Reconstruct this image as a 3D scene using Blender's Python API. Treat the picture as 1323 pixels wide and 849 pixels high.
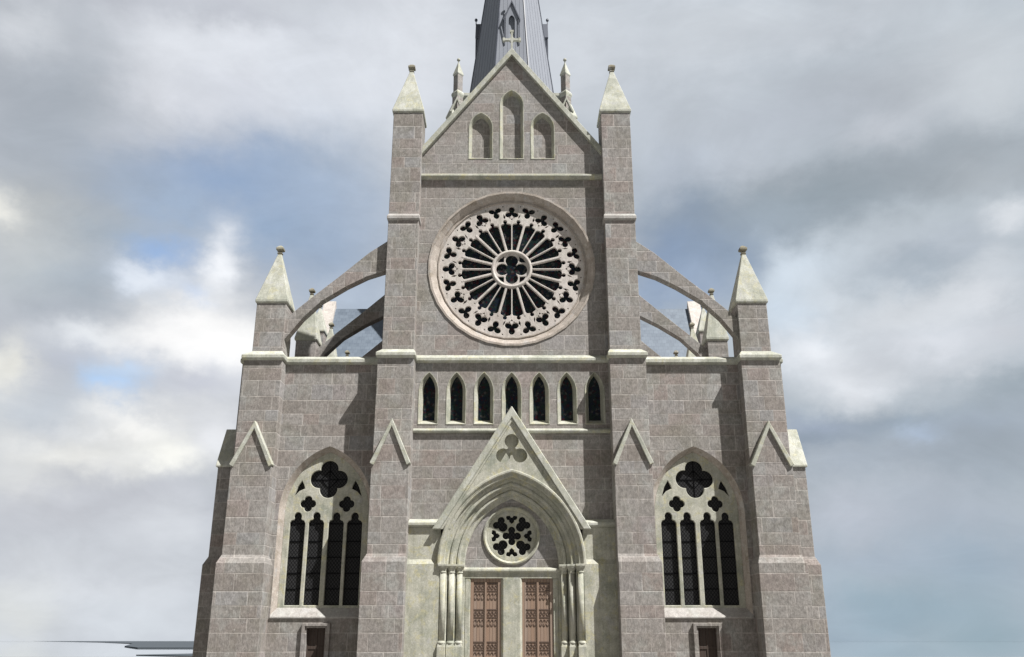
import bpy, bmesh, math, random
from mathutils import Vector
from mathutils.geometry import delaunay_2d_cdt
R = math.radians
random.seed(7)
scene = bpy.context.scene
C = scene.collection
for o in list(bpy.data.objects): bpy.data.objects.remove(o)

# ------------------------------------------------------------------ camera
cam = bpy.data.cameras.new('camera'); cam.lens = 1163/1323*36; cam.sensor_width = 36
cam.clip_start = .1; cam.clip_end = 30000
co = bpy.data.objects.new('camera', cam); C.objects.link(co)
co.location = (0, -40, 1.6); co.rotation_euler = (R(90+19.13), 0, R(-.02))
scene.camera = co

# ------------------------------------------------------------------ light
TX, TZ = 1.45, 2.5                       # sun: to the right and above, in front of the facade
sdir = Vector((TX, -1, TZ)).normalized()
sun = bpy.data.lights.new('sun', 'SUN'); sun.energy = 5.0; sun.angle = R(.5); sun.color = (1, .975, .94)
so = bpy.data.objects.new('sun', sun); C.objects.link(so)
so.rotation_euler = sdir.to_track_quat('Z', 'Y').to_euler(); so.location = sdir*80
scene.view_settings.view_transform = 'Standard'; scene.view_settings.look = 'None'
scene.view_settings.exposure = .7; scene.view_settings.gamma = 1; scene.view_settings.use_curve_mapping = False

def lin(c):
    c = c/255
    return c/12.92 if c <= .04045 else ((c+.055)/1.055)**2.4
def srgb(r, g, b, a=1): return (lin(r), lin(g), lin(b), a)

class NT:                                # small helper to write node graphs
    def __init__(s, tree): s.t = tree; s.n = tree.nodes; s.l = tree.links
    def node(s, typ, **kw):
        n = s.n.new(typ)
        for k, v in kw.items(): setattr(n, k, v)
        return n
    def put(s, sock, v):
        if hasattr(v, 'is_output') or hasattr(v, 'links'): s.l.new(v, sock)
        else: sock.default_value = v
    def m(s, op, a, b=None, c=None, clamp=False):
        n = s.node('ShaderNodeMath', operation=op, use_clamp=clamp)
        s.put(n.inputs[0], a)
        if b is not None: s.put(n.inputs[1], b)
        if c is not None: s.put(n.inputs[2], c)
        return n.outputs[0]
    def mix(s, f, a, b, mode='MIX'):
        n = s.node('ShaderNodeMix', data_type='RGBA', blend_type=mode)
        s.put(n.inputs[0], f); s.put(n.inputs[6], a); s.put(n.inputs[7], b)
        return n.outputs[2]
    def noise(s, vec, scale, detail=4, rough=.55, dist=0):
        n = s.node('ShaderNodeTexNoise'); s.l.new(vec, n.inputs['Vector'])
        n.inputs['Scale'].default_value = scale; n.inputs['Detail'].default_value = detail
        n.inputs['Roughness'].default_value = rough; n.inputs['Distortion'].default_value = dist
        return n.outputs['Fac']
    def ss(s, v, a, b, lo=0, hi=1):
        n = s.node('ShaderNodeMapRange', interpolation_type='SMOOTHSTEP')
        s.put(n.inputs[0], v); n.inputs[1].default_value = a; n.inputs[2].default_value = b
        n.inputs[3].default_value = lo; n.inputs[4].default_value = hi
        return n.outputs[0]
    def comb(s, x, y, z):
        n = s.node('ShaderNodeCombineXYZ'); s.put(n.inputs[0], x); s.put(n.inputs[1], y); s.put(n.inputs[2], z)
        return n.outputs[0]
    def vmul(s, v, k):
        n = s.node('ShaderNodeVectorMath', operation='MULTIPLY'); s.l.new(v, n.inputs[0]); n.inputs[1].default_value = k
        return n.outputs[0]

# ------------------------------------------------------------------ sky: Nishita under a cover of cloud
W = bpy.data.worlds.new('World'); scene.world = W; W.use_nodes = True
W.cycles.sampling_method = 'MANUAL'; W.cycles.sample_map_resolution = 256
nt = NT(W.node_tree); nt.n.clear()
STR = .1
sky = nt.node('ShaderNodeTexSky', sky_type='NISHITA'); sky.sun_disc = False
sky.sun_elevation = math.asin(sdir.z); sky.sun_rotation = math.atan2(sdir.x, sdir.y)
tc = nt.node('ShaderNodeTexCoord'); D = tc.outputs['Generated']
sep = nt.node('ShaderNodeSeparateXYZ'); nt.l.new(D, sep.inputs[0])
n1 = nt.noise(nt.vmul(D, (1, 1, 1.5)), 3.2, 5, .5); n2 = nt.noise(nt.vmul(D, (1.1, .9, 1.6)), 3.9, 5, .5)
AZ = nt.m('MULTIPLY', nt.m('ARCTAN2', sep.outputs[0], sep.outputs[1]), 180/math.pi)
EL = nt.m('MULTIPLY', nt.m('ARCSINE', sep.outputs[2]), 180/math.pi)
n3 = nt.noise(nt.vmul(D, (1, 1, 1.4)), 13, 6, .6); n4 = nt.noise(nt.vmul(D, (1.2, .9, 1.5)), 15, 6, .6)
AZ = nt.m('MULTIPLY_ADD', nt.m('SUBTRACT', n3, .5), 4.5, AZ); EL = nt.m('MULTIPLY_ADD', nt.m('SUBTRACT', n4, .5), 3.2, EL)
AZ = nt.m('MULTIPLY_ADD', nt.m('SUBTRACT', n1, .5), 5, AZ); EL = nt.m('MULTIPLY_ADD', nt.m('SUBTRACT', n2, .5), 3.6, EL)
# cloud masses: azimuth, elevation, half widths (degrees), colour, opacity
CL = [
 (-31.6,32.3,6.8,4.39,(179,185,193),0.8), (-29.6,26.7,5.92,3.8,(166,174,184),0.85), (-32.6,32.8,1.88,1.18,(218,222,228),0.8),
 (-27.0,35.6,5.66,1.01,(175,179,189),0.8), (-23.3,34.2,4.44,1.9,(228,232,239),0.9), (-24.1,31.2,3.82,1.72,(226,229,236),0.85),
 (-18.6,34.4,4.18,2.61,(234,238,245),0.9), (-14.6,32.5,3.74,2.26,(224,229,238),0.85), (-19.8,31.8,2.53,1.77,(218,222,231),0.8),
 (-11.0,35.6,6.17,4.0,(220,225,233),0.9), (-5.9,36.4,5.21,4.02,(226,230,237),0.85), (-20.6,36.8,4.69,0.75,(194,198,207),0.8),
 (-28.8,30.0,2.63,2.5,(171,179,189),0.8), (-24.3,28.3,2.79,1.31,(201,205,213),0.7), (-26.1,25.0,3.54,2.19,(168,176,186),0.85),
 (-29.9,23.6,3.7,1.92,(176,180,182),0.8), (-32.0,23.6,1.18,0.92,(237,236,229),0.95), (-29.6,22.3,2.05,1.28,(201,204,205),0.8),
 (-30.5,20.3,2.38,1.7,(197,201,201),0.7), (-17.1,28.2,4.07,1.56,(156,176,206),0.85), (-19.2,26.6,5.16,1.46,(142,166,200),0.85),
 (-22.4,24.8,3.04,1.35,(158,178,204),0.8), (-13.6,27.7,4.69,2.81,(166,182,203),0.8), (-12.3,23.8,4.11,2.87,(152,170,194),0.85),
 (-16.4,24.3,2.49,1.41,(150,172,200),0.8), (-24.9,22.7,4.0,1.11,(160,172,184),0.8), (-26.7,20.1,4.24,1.54,(166,178,190),0.8),
 (-27.7,18.2,2.88,1.14,(172,180,190),0.7), (-10.0,20.1,3.06,1.94,(181,195,213),0.8), (-23.0,22.3,1.82,0.9,(150,180,222),0.85),
 (-23.6,20.6,2.01,0.81,(215,227,245),0.8), (-20.7,20.1,0.83,0.55,(163,193,235),0.7), (-19.6,22.1,1.14,1.57,(247,250,255),0.95),
 (-20.6,18.2,2.75,1.57,(255,255,255),1), (-18.1,17.5,2.81,2.06,(255,255,255),1), (-19.4,16.4,3.67,1.39,(255,255,255),1),
 (-23.9,20.6,1.24,0.72,(235,241,249),0.7), (-26.1,16.4,1.88,0.71,(235,239,243),0.85), (-21.9,16.4,2.22,1.19,(255,255,255),1),
 (-29.9,14.3,1.0,1.27,(241,240,231),0.95), (-29.7,11.7,1.9,1.26,(225,227,225),0.7), (-27.1,14.7,2.03,1.14,(195,201,213),0.85),
 (-27.5,12.0,2.38,1.03,(189,197,207),0.8), (-24.9,13.4,1.0,0.71,(185,217,255),0.9), (-24.7,14.3,1.1,0.71,(199,221,247),0.8),
 (-18.3,14.7,2.76,1.21,(215,219,227),0.85), (-21.0,14.2,1.78,0.73,(201,205,217),0.8), (-19.5,12.9,3.14,0.83,(223,226,231),0.8),
 (-23.3,11.5,2.54,0.98,(253,253,251),0.95), (-20.9,10.2,2.17,1.08,(255,255,249),1), (-25.9,9.5,3.61,1.12,(241,241,237),0.9),
 (-18.2,11.4,1.35,1.19,(241,243,247),0.85), (-28.4,8.0,2.28,1.08,(231,232,229),0.8), (-25.9,6.9,5.12,1.53,(195,198,205),0.9),
 (-21.5,7.6,3.38,1.15,(193,196,204),0.85), (-20.0,5.9,2.56,1.58,(213,217,223),0.8), (-26.7,4.4,4.59,1.07,(201,205,211),0.85),
 (-19.7,3.7,2.95,1.29,(201,206,213),0.8), (-24.1,2.4,5.52,1.24,(215,219,225),0.9), (-27.7,1.1,2.21,1.58,(223,226,225),0.8),
 (-20.7,1.2,4.1,1.25,(212,218,225),0.9), (-24.4,-0.7,6.14,0.79,(215,221,229),0.9), (4.6,36.4,6.39,4.03,(215,220,227),0.9),
 (12.6,35.9,6.68,3.53,(201,207,215),0.85), (10.5,31.0,6.0,2.78,(197,204,213),0.85), (17.1,36.6,6.47,1.71,(209,215,222),0.8),
 (24.4,35.7,6.88,1.24,(197,203,211),0.8), (31.5,32.7,4.69,2.39,(209,215,221),0.8), (24.8,32.2,7.13,2.13,(176,182,190),0.85),
 (26.4,30.5,2.75,1.7,(164,170,178),0.8), (30.1,30.1,2.58,2.06,(191,197,204),0.7), (32.8,30.2,2.45,2.4,(201,207,213),0.8),
 (25.7,29.1,2.29,1.12,(197,202,210),0.85), (19.1,31.0,4.56,1.78,(183,190,200),0.8), (16.1,28.1,4.1,1.85,(193,200,210),0.8),
 (10.8,27.7,3.19,2.36,(191,200,213),0.75), (23.4,26.6,7.45,1.51,(154,163,172),0.9), (19.9,25.7,6.3,1.37,(146,157,166),0.9),
 (29.9,26.7,3.78,1.68,(158,166,174),0.85), (30.8,24.7,3.26,1.26,(170,177,184),0.8), (12.7,25.2,3.62,1.24,(150,164,180),0.85),
 (10.5,23.4,3.11,1.93,(138,156,182),0.9), (17.8,24.6,4.43,1.21,(154,166,177),0.85), (10.9,21.5,3.07,1.45,(152,170,196),0.8),
 (14.1,23.1,3.03,1.24,(142,158,178),0.85), (27.0,23.2,4.31,0.96,(183,192,200),0.85), (31.6,22.5,1.34,0.75,(223,227,232),0.9),
 (26.8,21.7,3.85,1.05,(185,193,203),0.85), (23.3,22.5,2.72,0.9,(195,204,213),0.85), (25.8,20.7,3.03,0.89,(160,172,184),0.85),
 (30.4,20.2,2.39,0.94,(203,209,216),0.8), (18.9,21.7,2.39,1.12,(209,220,231),0.9), (20.2,20.1,3.26,1.2,(217,225,233),0.9),
 (17.7,19.4,1.91,1.88,(205,219,233),0.85), (28.5,18.7,3.67,0.95,(221,225,231),0.9), (24.6,18.6,3.48,1.08,(215,220,226),0.9),
 (18.9,17.0,2.78,1.4,(237,241,247),0.95), (20.9,14.9,2.68,1.56,(231,235,241),0.95), (26.0,16.6,4.19,1.24,(215,219,226),0.9),
 (30.1,16.5,1.95,1.11,(197,201,208),0.85), (27.4,15.1,3.24,0.78,(201,206,213),0.85), (29.2,13.3,2.72,0.77,(154,166,176),0.9),
 (25.5,13.5,2.48,0.88,(183,192,201),0.8), (23.2,12.2,3.82,0.71,(152,166,180),0.85), (19.2,11.8,2.24,0.92,(158,170,188),0.9),
 (19.1,11.1,2.67,0.46,(142,156,172),0.8), (25.0,11.4,1.48,0.61,(181,197,219),0.9), (28.4,11.2,2.33,1.11,(166,178,192),0.85),
 (23.0,10.2,5.05,0.89,(164,174,186),0.85), (27.3,9.2,3.12,1.27,(158,169,180),0.85), (21.4,7.6,3.81,1.5,(187,193,204),0.9),
 (25.4,6.9,3.98,1.28,(172,181,193),0.85), (22.3,4.9,5.35,1.11,(168,180,194),0.85), (27.3,4.3,2.65,1.64,(156,172,187),0.85),
 (21.9,2.0,7.3,1.67,(152,172,186),0.95), (19.6,-0.1,3.3,1.24,(156,174,189),0.9), (26.7,0.3,2.98,1.58,(154,174,186),0.95),
 (17.4,3.3,1.73,2.61,(168,182,196),0.8),
]
BL = [(-19.2, 26.6, 4, 1.6, .08), (-15.8, 28.4, 2.4, 1.4, .08), (-24.9, 13.4, 1.2, .9, .2), (10.5, 23.4, 3, 2, .12)]
AE = nt.comb(AZ, EL, 0)
def blob(a, e, wa, we, op):
    v = nt.node('ShaderNodeVectorMath', operation='MULTIPLY_ADD'); nt.l.new(AE, v.inputs[0])
    v.inputs[1].default_value = (1/wa, 1/we, 0); v.inputs[2].default_value = (-a/wa, -e/we, 0)
    d = nt.node('ShaderNodeVectorMath', operation='DOT_PRODUCT'); nt.l.new(v.outputs[0], d.inputs[0]); nt.l.new(v.outputs[0], d.inputs[1])
    return nt.m('EXPONENT', nt.m('MULTIPLY_ADD', d.outputs['Value'], -.8, math.log(op)))
col = nt.mix(nt.ss(AZ, -25, 20), srgb(192,197,205), srgb(176,186,195))
for a, e, wa, we, c, op in CL:
    col = nt.mix(blob(a, e, wa, we, op), col, srgb(*c))
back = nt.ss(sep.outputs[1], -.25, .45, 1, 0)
col = nt.mix(back, col, srgb(128,127,126))  # unseen sky behind the camera, greyed darker to cut fill and deepen shadows
wisp = nt.noise(nt.vmul(D, (1, 1, 2.2)), 9, 8, .62, .6)
wisp2 = nt.noise(nt.vmul(D, (1, 1, 1.8)), 3.2, 6, .6, .4)
mod = nt.m('ADD', nt.ss(wisp, .3, .7, .955, 1.045), nt.ss(wisp2, .35, .65, -.05, .06))
col = nt.mix(1.0, col, nt.comb(mod, mod, mod), 'MULTIPLY')
EX = 2**-.7
cov = nt.m('ADD', nt.m('ADD', blob(*BL[0]), blob(*BL[1])), nt.m('ADD', blob(*BL[2]), blob(*BL[3])))
col = nt.mix(1.0, col, (EX/STR,)*3+(1,), 'MULTIPLY')
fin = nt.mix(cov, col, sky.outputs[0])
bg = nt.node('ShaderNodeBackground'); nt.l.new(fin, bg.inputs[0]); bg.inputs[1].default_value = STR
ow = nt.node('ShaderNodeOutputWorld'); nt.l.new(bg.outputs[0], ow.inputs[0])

# ------------------------------------------------------------------ materials
def mat(name, rough=.85, spec=.25):
    m = bpy.data.materials.new(name); m.use_nodes = True
    t = NT(m.node_tree); b = t.n['Principled BSDF']
    b.inputs['Roughness'].default_value = rough; b.inputs['Specular IOR Level'].default_value = spec
    return m, t, b
def pos(t):
    g = t.node('ShaderNodeNewGeometry')
    s = t.node('ShaderNodeSeparateXYZ'); t.l.new(g.outputs['Position'], s.inputs[0])
    k = t.node('ShaderNodeSeparateXYZ'); t.l.new(g.outputs['True Normal'], k.inputs[0])
    side = t.m('GREATER_THAN', t.m('ABSOLUTE', k.outputs[0]), .72)
    u = t.m('ADD', t.m('MULTIPLY', s.outputs[0], t.m('SUBTRACT', 1, side)), t.m('MULTIPLY', s.outputs[1], side))
    return g.outputs['Position'], u, s.outputs[2], s.outputs[1]
def bump(t, b, h, strength=.4, dist=.02):
    n = t.node('ShaderNodeBump'); n.inputs['Strength'].default_value = strength; n.inputs['Distance'].default_value = dist
    t.l.new(h, n.inputs['Height']); t.l.new(n.outputs[0], b.inputs['Normal'])

def ashlar(name, tint=(1, 1, 1)):
    m, t, b = mat(name, .9, .2)
    P, u, z, y = pos(t)
    v = t.m('ADD', t.m('MULTIPLY', z, 1/.605), t.m('MULTIPLY', t.m('SINE', t.m('MULTIPLY', z, 2.3)), .16))
    row = t.m('FLOOR', v); fv = t.m('SUBTRACT', v, row)
    wr = t.node('ShaderNodeTexWhiteNoise', noise_dimensions='1D'); t.l.new(row, wr.inputs['W'])
    wr2 = t.node('ShaderNodeTexWhiteNoise', noise_dimensions='1D'); t.l.new(t.m('ADD', row, 37.3), wr2.inputs['W'])
    bw = t.m('MULTIPLY_ADD', wr.outputs['Value'], .55, .78)
    cu = t.m('ADD', t.m('DIVIDE', u, bw), t.m('MULTIPLY', wr2.outputs['Value'], 7))
    cu = t.m('ADD', cu, t.m('MULTIPLY', t.m('SINE', t.m('MULTIPLY_ADD', cu, 2.7, row)), .13))
    colm = t.m('FLOOR', cu); fc = t.m('SUBTRACT', cu, colm)
    wn = t.node('ShaderNodeTexWhiteNoise', noise_dimensions='2D'); t.l.new(t.comb(row, colm, 0), wn.inputs['Vector'])
    ws = t.node('ShaderNodeSeparateColor'); t.l.new(wn.outputs['Color'], ws.inputs[0])
    mv = t.m('MULTIPLY', t.m('MINIMUM', fv, t.m('SUBTRACT', 1, fv)), .6)
    mu = t.m('MULTIPLY', t.m('MINIMUM', fc, t.m('SUBTRACT', 1, fc)), bw)
    wob = t.m('MULTIPLY', t.m('SUBTRACT', t.noise(P, 5, 4), .5), .045)
    md = t.m('ADD', t.m('MINIMUM', mv, mu), wob)
    mort = t.ss(md, -.002, .036, 1, 0)
    gone = t.ss(t.noise(P, 1.3, 4), .36, .6, .25, 1)
    mort = t.m('MULTIPLY', mort, gone)
    c = t.mix(ws.outputs[0], srgb(137,133,129), srgb(148,144,141))
    c = t.mix(t.ss(ws.outputs[1], .62, .95, 0, .42), c, srgb(142,126,121))
    c = t.mix(t.ss(ws.outputs[2], .72, 1, 0, .4), c, srgb(146,148,152))
    c = t.mix(t.ss(wr.outputs['Value'], .6, 1, 0, .45), c, srgb(128,119,113))
    big = t.noise(P, .9, 6, .62)
    c = t.mix(t.ss(big, .48, .72, 0, .5), c, srgb(160,163,160))
    c = t.mix(t.ss(t.noise(P, .55, 5, .6, .4), .46, .72, 0, .5), c, srgb(120,117,106))
    fine = t.noise(t.vmul(P, (1, 1, .45)), 16, 6, .7)
    k = t.ss(fine, .28, .74, .76, 1.24); k = t.m('MULTIPLY', k, t.ss(t.noise(P, 4.5, 4, .6, .5), .32, .68, .85, 1.14))
    c = t.mix(t.ss(t.noise(P, 7, 4, .65), .60, .74, 0, .55), c, srgb(176,176,174))
    spk = t.noise(P, 45, 3, .6)
    k = t.m('MULTIPLY', k, t.ss(spk, .3, .7, .88, 1.1))
    c = t.mix(1.0, c, t.comb(k, k, k), 'MULTIPLY')
    dk = t.ss(t.noise(P, 5.5, 4, .6), .62, .76, 0, .35)
    c = t.mix(dk, c, srgb(104,98,94))
    led = t.ss(t.noise(t.vmul(P, (2.2, 2.2, .28)), 1, 5, .65), .52, .74, 0, .5)
    c = t.mix(led, c, srgb(118,112,104))
    c = t.mix(t.m('MULTIPLY', mort, .44), c, srgb(196,190,184))
    c = t.mix(1.0, c, (tint[0], tint[1], tint[2], 1), 'MULTIPLY')
    t.l.new(c, b.inputs['Base Color'])
    h = t.m('ADD', t.m('MULTIPLY', fine, .6), t.m('ADD', t.m('MULTIPLY', mort, -.5), t.m('MULTIPLY', ws.outputs[0], .12)))
    bump(t, b, h, .55, .03)
    return m
def dressed(name, c0, c1, c2, c3, s=1.0):
    m, t, b = mat(name, .85, .25)
    P, u, z, y = pos(t)
    c = t.mix(t.ss(t.noise(P, 1.6*s, 6, .65, .3), .4, .62), c0, c1)
    c = t.mix(t.ss(t.noise(P, 2.6*s, 5, .65, .8), .52, .66, 0, .8), c, c2)
    c = t.mix(t.ss(t.noise(P, 2.1*s, 6, .7, .4), .54, .68, 0, .6), c, srgb(176,176,176))
    c = t.mix(t.ss(t.noise(P, .9*s, 5, .65, .5), .48, .66, 0, .75), c, c3)
    c = t.mix(t.ss(t.noise(P, 6*s, 5, .7, .5), .56, .7, 0, .45), c, srgb(206,206,196))
    c = t.mix(t.ss(t.noise(t.vmul(P, (5, 5, .5)), 1.1, 5, .65), .56, .74, 0, .4), c, srgb(118,118,104))
    f = t.noise(P, 22, 6, .7); k = t.ss(f, .28, .74, .8, 1.16)
    st = t.noise(t.vmul(P, (6, 6, .6)), 1.5, 4, .6); k = t.m('MULTIPLY', k, t.ss(st, .3, .7, .9, 1.06))
    c = t.mix(1.0, c, t.comb(k, k, k), 'MULTIPLY')
    t.l.new(c, b.inputs['Base Color'])
    bump(t, b, f, .45, .015)
    return m
M = {}
M['stone'] = ashlar('ashlar_stone')
M['trim'] = dressed('lichened_limestone', srgb(162,162,149), srgb(180,179,167), srgb(180,175,142), srgb(138,142,130))
M['cap'] = dressed('pale_capstone', srgb(168,169,157), srgb(188,189,180), srgb(180,177,150), srgb(150,153,142))
M['reveal'] = dressed('brown_reveal_stone', srgb(158,149,140), srgb(172,163,155), srgb(146,136,124), srgb(178,170,162))
M['worn'] = dressed('weathered_finial_stone', srgb(122,117,102), srgb(138,134,118), srgb(112,104,86), srgb(150,148,134))
M['plain'] = dressed('smooth_grey_stone', srgb(140,133,128), srgb(152,146,142), srgb(132,124,118), srgb(158,156,152))
M['sill'] = dressed('pale_sill_stone', srgb(158,154,150), srgb(170,167,164), srgb(148,143,139), srgb(168,168,164))
M['rose'] = dressed('pink_rose_stone', srgb(186,180,174), srgb(199,192,187), srgb(204,200,192), srgb(176,168,162))
m, t, b = mat('leaded_glass', .3, .15)
P, u, z, y = pos(t)
vo = t.node('ShaderNodeTexVoronoi', feature='DISTANCE_TO_EDGE'); t.l.new(P, vo.inputs['Vector']); vo.inputs['Scale'].default_value = 9
vc = t.node('ShaderNodeTexVoronoi'); t.l.new(P, vc.inputs['Vector']); vc.inputs['Scale'].default_value = 9
sc = t.node('ShaderNodeSeparateColor'); t.l.new(vc.outputs['Color'], sc.inputs[0])
c = t.mix(sc.outputs[0], (.006, .009, .024, 1), (.012, .026, .02, 1))
c = t.mix(t.ss(sc.outputs[2], .8, .9), c, (.05, .05, .05, 1))
c = t.mix(t.ss(sc.outputs[1], .75, .95), c, (.03, .008, .012, 1))
c = t.mix(t.ss(vo.outputs['Distance'], .02, .05, 1, 0), c, (.002, .002, .002, 1))
t.l.new(c, b.inputs['Base Color']); bump(t, b, t.noise(P, 14, 3), .25, .02)
M['glass'] = m
m, t, b = mat('quarry_glass', .45, .12)
P, u, z, y = pos(t)
a1 = t.m('ABSOLUTE', t.m('SUBTRACT', t.m('FRACT', t.m('MULTIPLY', t.m('ADD', u, t.m('MULTIPLY', z, .8)), 7)), .5))
a2 = t.m('ABSOLUTE', t.m('SUBTRACT', t.m('FRACT', t.m('MULTIPLY', t.m('SUBTRACT', u, t.m('MULTIPLY', z, .8)), 7)), .5))
ln = t.ss(t.m('MINIMUM', a1, a2), .06, .14, 0, 1)
c = t.mix(ln, (.0015, .0015, .002, 1), t.mix(t.noise(P, 30, 3), (.012, .013, .014, 1), (.05, .05, .052, 1)))
t.l.new(c, b.inputs['Base Color']); bump(t, b, t.noise(P, 25, 3), .3, .02)
M['quarry'] = m
m, t, b = mat('lead_black', .6); b.inputs['Base Color'].default_value = (.004, .004, .005, 1); b.inputs['Specular IOR Level'].default_value = .05; M['lead'] = m
m, t, b = mat('wrought_iron', .5, .4); b.inputs['Base Color'].default_value = (.11, .078, .064, 1); M['iron'] = m
# slates laid in courses
m, t, b = mat('blue_slate', .6, .35)
P, u, z, y = pos(t)
br = t.node('ShaderNodeTexBrick'); t.l.new(t.comb(u, t.m('MULTIPLY', z, 1.1), 0), br.inputs['Vector'])
br.inputs['Scale'].default_value = 1; br.inputs['Brick Width'].default_value = .34; br.inputs['Row Height'].default_value = .34
br.inputs['Mortar Size'].default_value = .02; br.inputs['Color1'].default_value = srgb(90,101,114); br.inputs['Color2'].default_value = srgb(106,117,130)
br.inputs['Mortar'].default_value = srgb(84,95,110); br.inputs['Mortar Smooth'].default_value = .5
c = t.mix(t.ss(t.noise(P, 1.5, 5), .35, .7, 0, .5), br.outputs['Color'], srgb(112,123,135))
t.l.new(c, b.inputs['Base Color']); bump(t, b, br.outputs['Fac'], -.4, .03)
M['slate'] = m
# standing seam lead
m, t, b = mat('spire_lead', .6, .15)
P, u, z, y = pos(t)
c = t.mix(t.noise(t.vmul(P, (1, 1, .25)), 2.5, 5), srgb(126,130,139), srgb(140,144,152))
c = t.mix(t.ss(t.noise(P, 8, 4), .5, .75, 0, .35), c, srgb(118,124,134))
t.l.new(c, b.inputs['Base Color']); bump(t, b, t.noise(P, 6, 4), .2, .03)
M['spire'] = m
m, t, b = mat('dark_lead', .5, .4); b.inputs['Base Color'].default_value = srgb(78,82,92); M['dlead'] = m
def wood(name, c0, c1, c2):
    m, t, b = mat(name, .6, .3)
    P, u, z, y = pos(t)
    pf = t.m('FRACT', t.m('MULTIPLY', u, 7.4)); pid = t.m('FLOOR', t.m('MULTIPLY', u, 7.4))
    wn = t.node('ShaderNodeTexWhiteNoise', noise_dimensions='1D'); t.l.new(pid, wn.inputs['W'])
    g = t.noise(t.comb(t.m('MULTIPLY', u, 30), t.m('MULTIPLY', pid, 3.1), t.m('MULTIPLY', z, 1.6)), 1.4, 6, .65)
    c = t.mix(g, c0, c1); c = t.mix(t.m('MULTIPLY', wn.outputs['Value'], .45), c, c2)
    gap = t.ss(t.m('MINIMUM', pf, t.m('SUBTRACT', 1, pf)), .03, .09, 1, 0)
    c = t.mix(t.m('MULTIPLY', gap, .55), c, srgb(60,34,26))
    t.l.new(c, b.inputs['Base Color']); bump(t, b, t.m('SUBTRACT', g, t.m('MULTIPLY', gap, 2)), .4, .01)
    return m
M['oak'] = wood('red_oak', srgb(124,108,96), srgb(160,144,132), srgb(140,106,80))
M['darkoak'] = wood('dark_oak', srgb(58,50,46), srgb(80,70,64), srgb(66,54,46))

# ------------------------------------------------------------------ mesh helpers
def link(name, me, m, parent=None):
    o = bpy.data.objects.new(name, me); C.objects.link(o)
    if m is not None:
        me.materials.clear(); me.materials.append(M[m] if isinstance(m, str) else m)
    if parent is not None: o.parent = parent
    return o
class MB:
    def __init__(s): s.b = bmesh.new()
    def loft(s, rings, close=True, cap0=False, cap1=False, sweepclose=False):
        vs = [[s.b.verts.new(p) for p in r] for r in rings]
        n = len(rings[0]); pairs = list(zip(vs, vs[1:]))
        if sweepclose: pairs.append((vs[-1], vs[0]))
        for a, c in pairs:
            for i in range(n if close else n-1):
                j = (i+1) % n
                try: s.b.faces.new((a[i], a[j], c[j], c[i]))
                except ValueError: pass
        if cap0: s.b.faces.new(vs[0][::-1])
        if cap1: s.b.faces.new(vs[-1])
        return s
    def stack(s, lv):                    # rectangles (x0,x1,y0,y1,z) one above the other
        s.loft([[(a, c, z), (b, c, z), (b, d, z), (a, d, z)] for a, b, c, d, z in lv], cap0=True, cap1=True); return s
    def box(s, x0, x1, y0, y1, z0, z1): return s.stack([(min(x0,x1), max(x0,x1), y0, y1, z0), (min(x0,x1), max(x0,x1), y0, y1, z1)])
    def prism(s, pts, y0, y1):           # polygon (x,z) drawn out along y
        s.loft([[(x, y0, z) for x, z in pts], [(x, y1, z) for x, z in pts]], cap0=True, cap1=True); return s
    def prismx(s, pts, x0, x1):          # polygon (y,z) drawn out along x
        s.loft([[(x0, y, z) for y, z in pts], [(x1, y, z) for y, z in pts]], cap0=True, cap1=True); return s
    def lathe(s, cx, cy, prof, n=16, rot=0):
        s.loft([[(cx+r*math.cos(rot+2*math.pi*i/n), cy+r*math.sin(rot+2*math.pi*i/n), z) for i in range(n)] for r, z in prof], cap0=True, cap1=True); return s
    def build(s, name, m, parent=None, bevel=0, smooth=False):
        bmesh.ops.recalc_face_normals(s.b, faces=s.b.faces)
        me = bpy.data.meshes.new(name); s.b.to_mesh(me); s.b.free()
        if smooth:
            for p in me.polygons: p.use_smooth = True
        o = link(name, me, m, parent)
        if bevel:
            k = o.modifiers.new('edge', 'BEVEL'); k.width = bevel; k.segments = 1; k.limit_method = 'ANGLE'; k.angle_limit = R(35)
        return o
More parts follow.
